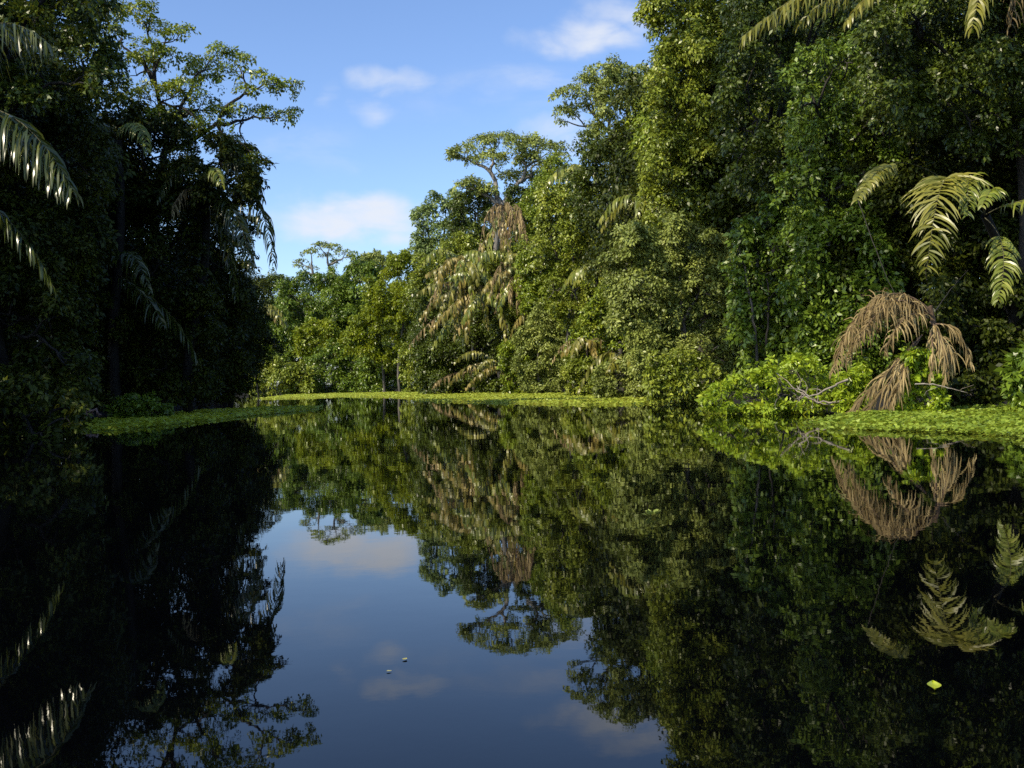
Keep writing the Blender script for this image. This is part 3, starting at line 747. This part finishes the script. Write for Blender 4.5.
# ------------------------------------------------------------------ floating plants
def mat_stuff(label, outline, L, n, mat, h=.12, rng=None, name='floating_plants', frill=.35):
    """mat of small upright water leaves filling an outline on the water"""
    rng = rng or np.random.default_rng(len(label) * 13)
    Wp = np.array([on_water(*p)[:2] for p in outline])
    lo, hi = Wp.min(0), Wp.max(0)
    pts = []
    while len(pts) < n:
        q = rng.uniform(lo, hi, (4000, 2))
        ins = np.zeros(len(q), bool)
        for i in range(len(Wp)):
            a, b = Wp[i - 1], Wp[i]
            c = (a[1] > q[:, 1]) != (b[1] > q[:, 1])
            with np.errstate(divide='ignore', invalid='ignore'):
                ins ^= c & (q[:, 0] < (b[0] - a[0]) * (q[:, 1] - a[1]) / (b[1] - a[1]) + a[0])
        pts += q[ins].tolist()
    q = np.array(pts[:n]) + rng.normal(0, frill * .5, (n, 2))
    hz = h * (.55 + .45 * np.sin(q[:, 0] * 1.7 + 2 * np.sin(q[:, 1] * .9)) * np.sin(q[:, 1] * 1.3))
    Pp = np.column_stack([q, .012 + rng.random(n) * np.maximum(hz, .01)])
    th = rng.random(n) * 2 * np.pi
    A = np.column_stack([np.cos(th), np.sin(th), rng.uniform(-.1, .75, n)])
    Nn = np.tile(UP, (n, 1)) + rng.normal(0, .4, (n, 3))
    V, Qd = leaf_quads(Pp, A, Nn, L * rng.uniform(.6, 1.3, n), .75, rng)
    V[:, 2] = np.maximum(V[:, 2], .006)
    o = link(name, quad_mesh(name, V, Qd, mat))
    return tag(o, label, 'floating plants', kind='stuff')

WEED = leaf_mat('water_weed', [(.125, .165, .022), (.175, .225, .033), (.225, .28, .05), (.28, .33, .08)], rough=.5, trans=.3, patch=.5)
WEED3 = leaf_mat('water_weed_shaded', [(.11, .15, .015), (.17, .22, .022), (.23, .27, .03), (.30, .33, .05)], rough=.5, trans=.3, patch=.4)
WEED2 = leaf_mat('water_weed_lush', [(.045, .075, .010), (.090, .135, .018), (.145, .20, .032), (.20, .26, .06)], rough=.38, trans=.3, patch=.7)
mat_stuff('long pale green mat of floating plants along the far shore', [(262, 399), (300, 393.5), (345, 391.8), (400, 391.3), (450, 391.6), (520, 391.8), (600, 392.8), (640, 396), (664, 401), (655, 404.5), (600, 405), (520, 403.5), (430, 401), (405, 397.5), (340, 396.5), (300, 398.5)], .17, 70000, WEED, .06, frill=.9)
mat_stuff('dim strip of floating plants along the shaded bank', [(70, 430), (100, 421), (150, 415), (210, 411), (270, 408), (318, 407), (300, 411.5), (240, 417), (170, 425), (110, 431)], .17, 12000, WEED3, .09)
mat_stuff('lush bright mat of floating plants in front of the dead palm', [(818, 424), (850, 418), (900, 414), (960, 411), (1040, 411), (1120, 414), (1120, 450), (1024, 437), (940, 432), (860, 430)], .11, 32000, WEED2, .17, frill=.5)
mat_stuff('thin film of floating plants at the foot of the bright bush', [(700, 409), (740, 406), (800, 408), (820, 412), (780, 413.5), (720, 413)], .16, 1600, WEED2, .05)

# ------------------------------------------------------------------ small things
def floating_leaf(label, px, py, ln, col, heart=True, rot=0.3, wide=.36):
    c = on_water(px, py, .004)
    m, nt, N, Lk = new_mat('floating_leaf')
    out = N.new('ShaderNodeOutputMaterial'); b = N.new('ShaderNodeBsdfPrincipled')
    nz = N.new('ShaderNodeTexNoise'); nz.inputs['Scale'].default_value = 40
    rp = N.new('ShaderNodeValToRGB')
    rp.color_ramp.elements[0].color = (*[v * .7 for v in col], 1); rp.color_ramp.elements[1].color = (*col, 1)
    tcn = N.new('ShaderNodeTexCoord'); Lk.new(tcn.outputs['Object'], nz.inputs['Vector']); Lk.new(nz.outputs['Fac'], rp.inputs['Fac'])
    Lk.new(rp.outputs['Color'], b.inputs['Base Color']); b.inputs['Roughness'].default_value = .4
    Lk.new(b.outputs[0], out.inputs['Surface'])
    n = 18
    u = np.linspace(0, 1, n)
    wid = np.sin(np.pi * u ** .75) * wide * ln
    V, Qd = [], []
    for i in range(n):
        x = (u[i] - .5) * ln
        z = .05 * ln * math.sin(u[i] * 5) * .4
        for s, k in ((-1, 1), (-.5, .25), (0, 0), (.5, .25), (1, 1)):
            V.append((x, s * wid[i], max(z, 0) + k * .07 * ln))
    for i in range(n - 1):
        for j in range(4):
            a = i * 5 + j
            Qd.append((a, a + 5, a + 6, a + 1))
    o = link('floating_leaf', quad_mesh('floating_leaf', np.array(V), Qd, m, True))
    o.location = [float(v) for v in c]; o.rotation_euler = (0, 0, rot)
    return tag(o, label, 'leaf')
floating_leaf('single yellow-green leaf floating in the dark reflection of the near bank', 934, 686, .105, (.45, .50, .03), rot=1.25, wide=.24)
rg = np.random.default_rng(3)
c_ = on_water(652, 516, 0.0)
th_ = rg.random(26) * 6.28
Pp = np.column_stack([np.cos(th_) * rg.uniform(0, .05, 26), np.sin(th_) * rg.uniform(0, .05, 26), rg.uniform(.004, .02, 26)])
V, Q = leaf_quads(Pp, np.column_stack([np.cos(th_), np.sin(th_), rg.uniform(.3, 1.6, 26)]), np.tile(UP, (26, 1)) + rg.normal(0, .5, (26, 3)), rg.uniform(.035, .075, 26), .6, rg)
fpl = link('floating_plant', quad_mesh('floating_plant', V, Q, LM['grey'])); fpl.location = c_.tolist()
tag(fpl, 'small pale green plant floating alone in the middle of the tree reflection', 'plant')
floating_leaf('tiny yellow leaf floating on the reflected sky', 405, 659, .03, (.5, .45, .12), rot=1.2)
floating_leaf('tiny yellow leaf floating just below the other one on the reflected sky', 389, 671, .022, (.45, .42, .15), rot=.2)

def branch(label, name, pts, r0, mat, cat, twigs=0, seed=1):
    rng = np.random.default_rng(seed)
    p = np.array(pts)
    t = np.linspace(0, len(p) - 1, 14)
    pp = np.stack([np.interp(t, np.arange(len(p)), p[:, k]) for k in range(3)], 1) + rng.normal(0, r0 * .5, (14, 3))
    parts = [tube(pp, np.linspace(r0, r0 * .35, 14), 7)]
    for _ in range(twigs):
        s = pp[int(rng.integers(4, 13))]
        e = s + unit(rng.normal(0, 1, 3) + UP * .3) * rng.uniform(.3, .8)
        parts.append(tube(bend(s, e, rng, 5, .12), np.linspace(r0 * .5, r0 * .15, 5), 5))
    V, Qd = join(parts)
    b = p[0]
    o = link(name, quad_mesh(name, V - b, Qd, mat, True))
    o.location = b.tolist()
    return tag(o, label, cat)
branch('pale bare branch lying above the water beside the dead palm', 'fallen_branch', [at(846, 380, 28), at(828, 388, 27.8), at(810, 398, 27.8), at(798, 386, 28)], .035, DEADWOOD, 'branch', 5, 3)
branch('pale bare branch poking out of the top of the bright bush', 'fallen_branch', [at(842, 402, 28.2), at(815, 402, 28.3), at(800, 392, 28.8), at(775, 372, 29.5)], .03, DEADWOOD, 'branch', 6, 4)
branch('thin bare branch stretching from the small bush over the dark water', 'fallen_branch', [at(915, 384, 26), at(935, 384, 25.9), at(950, 388, 25.8), at(968, 393, 25.8)], .02, DEADWOOD, 'branch', 2, 5)
branch('thin straight liana slanting down to the dead palm', 'liana', [at(858, 200, 29.5), at(874, 245, 29), at(888, 280, 28.5), at(902, 308, 28)], .014, BARK_DARK, 'liana', 0, 6)
branch('thin liana rising from the dead palm into the dark trees', 'liana', [at(936, 310, 27.5), at(950, 290, 28.5), at(968, 270, 29.5)], .013, BARK_DARK, 'liana', 0, 7)
branch('pinkish fallen log on the shaded bank at the waterline', 'fallen_log', [at(78, 418, 38), at(86, 414, 38), at(98, 411, 38)], .13, rough_mat('pink_wood', (.22, .12, .09), (.48, .32, .27), 6), 'log', 3, 8)
for k, (x0, y0, x1, y1, lab) in enumerate([(757, 365, 745, 268, 'slender pale trunk leaning among the vines by the bright bush'), (766, 362, 768, 285, 'slender dark trunk beside the pale leaning one by the bright bush')]):
    branch(lab, 'bare_trunk', [foot(x0, 39.5), at(x0, y0 - 20, 39), at((x0 + x1) / 2 + 2, (y0 + y1) / 2, 38.8), at(x1, y1, 39), at(x1 - 3, y1 - 12, 39.5)], .07 if k == 0 else .055, BARK if k == 0 else BARK_DARK, 'trunk', 3, 9 + k)

# ------------------------------------------------------------------ trees crowded behind the front rows
def proto_lobes(rng, h, w, n):
    out = []
    for _ in range(n):
        a = rng.random() * 2 * np.pi; rr_ = math.sqrt(rng.random()) * w
        z = h * rng.uniform(.25, 1.0)
        r = rng.uniform(1.5, 2.4)
        f = math.sqrt(max(.2, 1 - ((z / h - .55) / .6) ** 2))
        out.append((np.array([math.cos(a) * rr_ * f, math.sin(a) * rr_ * f, z]), np.array([r, r, r * .75])))
    return out
protos = []
def filler(x, y, h, kind, label, group):
    rng = np.random.default_rng(int(abs(x * 31 + y * 17)))
    z = float(ground_z(x, y)[0])
    if kind not in [p[0] for p in protos]:
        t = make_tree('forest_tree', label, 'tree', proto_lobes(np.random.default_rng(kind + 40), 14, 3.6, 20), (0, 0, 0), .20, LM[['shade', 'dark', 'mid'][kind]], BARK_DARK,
                      cover=.8, spray=.85, tr=.3, group=group, back=1.0, limbs=False)
        protos.append((kind, t))
    else:
        src = [p[1] for p in protos if p[0] == kind][0]
        t = src.copy(); COL.objects.link(t)
        for ch in src.children:
            c = ch.copy(); COL.objects.link(c); c.parent = t
        tag(t, label, 'tree', group)
    s = h / 15.5
    t.location = (x, y, z); t.rotation_euler = (0, 0, rng.random() * 6.28); t.scale = (s * rng.uniform(.9, 1.15), s * rng.uniform(.9, 1.15), s)
rng = np.random.default_rng(11)
GR = 'trees crowded behind the front row of the sunlit bank'
GL = 'trees crowded behind the front row of the shaded bank'
GF = 'trees crowded behind the front row of the far bank'
LR = 'leafy forest tree glimpsed through gaps behind the front row of the sunlit bank'
LL = 'dark forest tree glimpsed through gaps behind the front row of the shaded bank'
LF = 'forest tree glimpsed through gaps behind the front row at the canal bend'
k = 0
for d_, px, top in [(36, 1090, -20), (40, 990, -10), (44, 900, 20), (47, 830, 30), (52, 780, 10), (58, 740, 60), (62, 690, 60), (66, 780, -30), (55, 900, -60), (50, 1010, -90), (70, 660, 150), (78, 690, 90), (85, 640, 170), (90, 600, 220), (98, 570, 220), (105, 545, 230), (112, 500, 235), (110, 530, 225), (116, 465, 250), (122, 440, 270)]:
    p = at(px, top, d_ + 3); filler(p[0], p[1], p[2], k % 3, LR, GR); k += 1
for d_, px, top in [(140, 405, 285), (150, 370, 288), (158, 335, 292), (162, 300, 295), (160, 262, 300), (165, 230, 300)]:
    p = at(px, top, d_ + 3); filler(p[0], p[1], p[2], k % 3, LF, GF); k += 1
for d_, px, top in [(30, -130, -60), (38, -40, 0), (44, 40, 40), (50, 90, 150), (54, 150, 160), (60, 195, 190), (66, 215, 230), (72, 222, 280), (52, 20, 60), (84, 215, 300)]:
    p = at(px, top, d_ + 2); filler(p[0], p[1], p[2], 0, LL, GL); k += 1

# extra trees added further back, out of view, to keep sun off the shaded bank
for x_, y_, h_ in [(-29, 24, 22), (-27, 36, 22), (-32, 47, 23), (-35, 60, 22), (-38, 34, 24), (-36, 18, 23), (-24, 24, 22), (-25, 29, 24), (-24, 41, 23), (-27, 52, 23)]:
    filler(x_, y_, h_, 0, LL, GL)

# two unseen giants added on the shaded bank to throw shade across the canal
for x_, y_, z_, r_, n_, lab_ in [(-15.5, 18.5, 35, 5.5, 17, 'giant emergent tree of the shaded bank towering beyond the picture top'), (-16, 25.5, 41, 5.5, 15, 'second giant emergent tree of the shaded bank standing farther along it')]:
    rg = np.random.default_rng(int(z_))
    lb = []
    for _ in range(n_):
        q = unit(rg.normal(0, 1, 3)) * rg.random() ** .4 * np.array([r_, r_, r_ * .75])
        rr_ = rg.uniform(1.3, 2.2)
        lb.append((np.array([x_, y_, z_]) + q, np.array([rr_, rr_, rr_ * .7])))
    make_tree('emergent_tree', lab_, 'tree', lb, (x_ - 1, y_, float(ground_z(x_ - 1, y_)[0])), .3, LM['dark'], BARK_SHADE, cover=.8, spray=.6, dens=.5, tr=.5, limb_r=.15, back=1.0, rng=rg)

# undergrowth: one dark leafy mass under the canopy along each bank
def undergrowth(label, line, inset, hmax, r, n, seed):
    rng = np.random.default_rng(seed)
    pts = np.array(line, float)
    seg = np.linalg.norm(np.diff(pts, axis=0), axis=1); cum = np.r_[0, np.cumsum(seg)]
    lob = []
    for _ in range(n):
        q = rng.random() * cum[-1]
        i = min(np.searchsorted(cum, q, 'right') - 1, len(seg) - 1)
        a_, b_ = pts[i], pts[i + 1]
        c = a_ + (b_ - a_) * (q - cum[i]) / seg[i]
        nrm = np.array([(b_ - a_)[1], -(b_ - a_)[0]]) / seg[i]
        c = c + nrm * inset * rng.uniform(.6, 1.5)
        h = hmax * rng.random() ** 1.3
        rr_ = r * rng.uniform(.7, 1.3)
        lob.append((np.array([c[0], c[1], .5 + h]), np.array([rr_, rr_, rr_ * .8])))
    V, Q = crown_geo(lob, .34, .55, .75, .8, .9, rng, back=.8)
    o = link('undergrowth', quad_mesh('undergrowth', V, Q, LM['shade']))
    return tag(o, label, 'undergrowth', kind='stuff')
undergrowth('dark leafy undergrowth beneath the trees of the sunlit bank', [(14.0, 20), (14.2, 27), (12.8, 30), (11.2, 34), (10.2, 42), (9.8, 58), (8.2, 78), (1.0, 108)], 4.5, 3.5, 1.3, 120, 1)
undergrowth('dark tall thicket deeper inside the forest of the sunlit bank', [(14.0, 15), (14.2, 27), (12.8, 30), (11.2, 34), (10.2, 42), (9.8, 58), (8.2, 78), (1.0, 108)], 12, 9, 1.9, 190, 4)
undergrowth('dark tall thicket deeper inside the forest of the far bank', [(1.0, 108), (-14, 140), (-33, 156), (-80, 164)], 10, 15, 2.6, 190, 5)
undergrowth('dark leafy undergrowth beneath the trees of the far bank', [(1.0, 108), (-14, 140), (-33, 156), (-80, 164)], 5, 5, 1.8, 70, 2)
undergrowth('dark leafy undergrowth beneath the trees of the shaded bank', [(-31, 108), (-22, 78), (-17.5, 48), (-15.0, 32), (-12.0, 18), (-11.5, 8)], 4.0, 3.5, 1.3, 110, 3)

# ------------------------------------------------------------------ sky and sun
SUN_EL, SUN_AZ = math.radians(39), math.radians(231)      # azimuth clockwise from +Y: behind and to the west of the camera
sv = Vector((math.sin(SUN_AZ) * math.cos(SUN_EL), math.cos(SUN_AZ) * math.cos(SUN_EL), math.sin(SUN_EL)))
ld = bpy.data.lights.new('sun', 'SUN'); ld.energy = 5.0; ld.angle = math.radians(.53); ld.color = (1, .91, .75)
lo = bpy.data.objects.new('sun', ld); COL.objects.link(lo)
lo.rotation_euler = sv.to_track_quat('Z', 'Y').to_euler()
lo.location = (sv * 100)[:]

wd = bpy.data.worlds.new('World'); scn.world = wd; wd.use_nodes = True
nt = wd.node_tree; N = nt.nodes; L = nt.links
for n in list(N): N.remove(n)
out = N.new('ShaderNodeOutputWorld'); bg = N.new('ShaderNodeBackground')
sky = N.new('ShaderNodeTexSky'); sky.sky_type = 'NISHITA'; sky.sun_disc = False
sky.sun_elevation = SUN_EL; sky.sun_rotation = SUN_AZ
sky.air_density = 1.0; sky.dust_density = .6; sky.ozone_density = 2.0
bg.inputs['Strength'].default_value = .14
# thin clouds at fixed bearings in the sky
tc = N.new('ShaderNodeTexCoord')
sp = N.new('ShaderNodeSeparateXYZ'); L.new(tc.outputs['Generated'], sp.inputs[0])
def mth(op, a, b=None, clamp=False):
    n = N.new('ShaderNodeMath'); n.operation = op; n.use_clamp = clamp
    for i, v in enumerate((a, b)):
        if v is None: continue
        if isinstance(v, (int, float)): n.inputs[i].default_value = v
        else: L.new(v, n.inputs[i])
    return n.outputs[0]
ay = mth('MAXIMUM', mth('ABSOLUTE', sp.outputs['Y']), .05)
u = mth('DIVIDE', sp.outputs['X'], ay); v = mth('DIVIDE', sp.outputs['Z'], ay)
cw = N.new('ShaderNodeCombineXYZ'); L.new(u, cw.inputs[0]); L.new(v, cw.inputs[1])
nw = N.new('ShaderNodeTexNoise'); nw.inputs['Scale'].default_value = 14; nw.inputs['Detail'].default_value = 4
L.new(cw.outputs[0], nw.inputs['Vector'])
sw = N.new('ShaderNodeSeparateColor'); L.new(nw.outputs['Color'], sw.inputs[0])
u0, v0 = u, v
u = mth('ADD', u, mth('MULTIPLY', mth('SUBTRACT', sw.outputs[0], .5), .11))
v = mth('ADD', v, mth('MULTIPLY', mth('SUBTRACT', sw.outputs[1], .5), .05))
cb = N.new('ShaderNodeCombineXYZ'); L.new(u0, cb.inputs[0]); L.new(v0, cb.inputs[1])
mp = N.new('ShaderNodeMapping'); mp.inputs['Scale'].default_value = (1.0, 2.8, 1); L.new(cb.outputs[0], mp.inputs['Vector'])
n1 = N.new('ShaderNodeTexNoise'); n1.inputs['Scale'].default_value = 11; n1.inputs['Detail'].default_value = 7; n1.inputs['Roughness'].default_value = .58; n1.inputs['Distortion'].default_value = .4
L.new(mp.outputs[0], n1.inputs['Vector'])
total = None
for px, py, rx, ry, s in [(352, 214, 105, 32, 1.0), (295, 212, 50, 18, .55), (395, 228, 50, 30, .8), (590, 36, 85, 24, .8), (640, 18, 70, 26, .7), (385, 78, 55, 16, .55), (382, 108, 38, 20, .5), (575, 135, 70, 30, .6), (545, 82, 80, 24, .45), (325, 96, 16, 20, .35), (310, 148, 90, 26, .3), (480, 95, 110, 40, .28), (410, 240, 120, 40, .35)]:
    r_ = ray(px, py); cu, cv = r_[0] / r_[1], r_[2] / r_[1]
    du = mth('DIVIDE', mth('SUBTRACT', u, float(cu)), rx / F); dv = mth('DIVIDE', mth('SUBTRACT', v, float(cv)), ry / F)
    q = mth('ADD', mth('MULTIPLY', du, du), mth('MULTIPLY', dv, dv))
    e = mth('MULTIPLY', mth('MAXIMUM', mth('SUBTRACT', 1.0, q), 0.0), s)
    total = e if total is None else mth('MAXIMUM', total, e)
mr = N.new('ShaderNodeMapRange'); mr.interpolation_type = 'SMOOTHSTEP'
L.new(mth('ADD', n1.outputs['Fac'], mth('MULTIPLY', total, .38)), mr.inputs['Value'])
mr.inputs['From Min'].default_value = .42; mr.inputs['From Max'].default_value = .90
den = mth('MULTIPLY', mr.outputs[0], mth('MINIMUM', mth('POWER', mth('MULTIPLY', total, 1.15), 1.25), .92), True)
tint = N.new('ShaderNodeMix'); tint.data_type = 'RGBA'; tint.blend_type = 'MULTIPLY'; tint.inputs['Factor'].default_value = 1
L.new(sky.outputs['Color'], tint.inputs['A']); tint.inputs['B'].default_value = (1.20, 1.31, 1.55, 1)
mx = N.new('ShaderNodeMix'); mx.data_type = 'RGBA'
L.new(den, mx.inputs['Factor'])
L.new(tint.outputs['Result'], mx.inputs['A']); mx.inputs['B'].default_value = (5.9, 6.2, 6.8, 1)
L.new(mx.outputs['Result'], bg.inputs['Color']); L.new(bg.outputs[0], out.inputs['Surface'])

scn.view_settings.view_transform = 'Standard'
scn.view_settings.look = 'None'
scn.view_settings.exposure = 0
scn.render.engine = 'CYCLES'
scn.cycles.max_bounces = 6
scn.cycles.diffuse_bounces = 3
scn.cycles.glossy_bounces = 3
scn.cycles.transmission_bounces = 2
scn.cycles.use_denoising = False
nq = sum(len(o.data.polygons) for o in scn.objects if o.type == 'MESH')
print('objects', len(scn.objects), 'faces', nq)
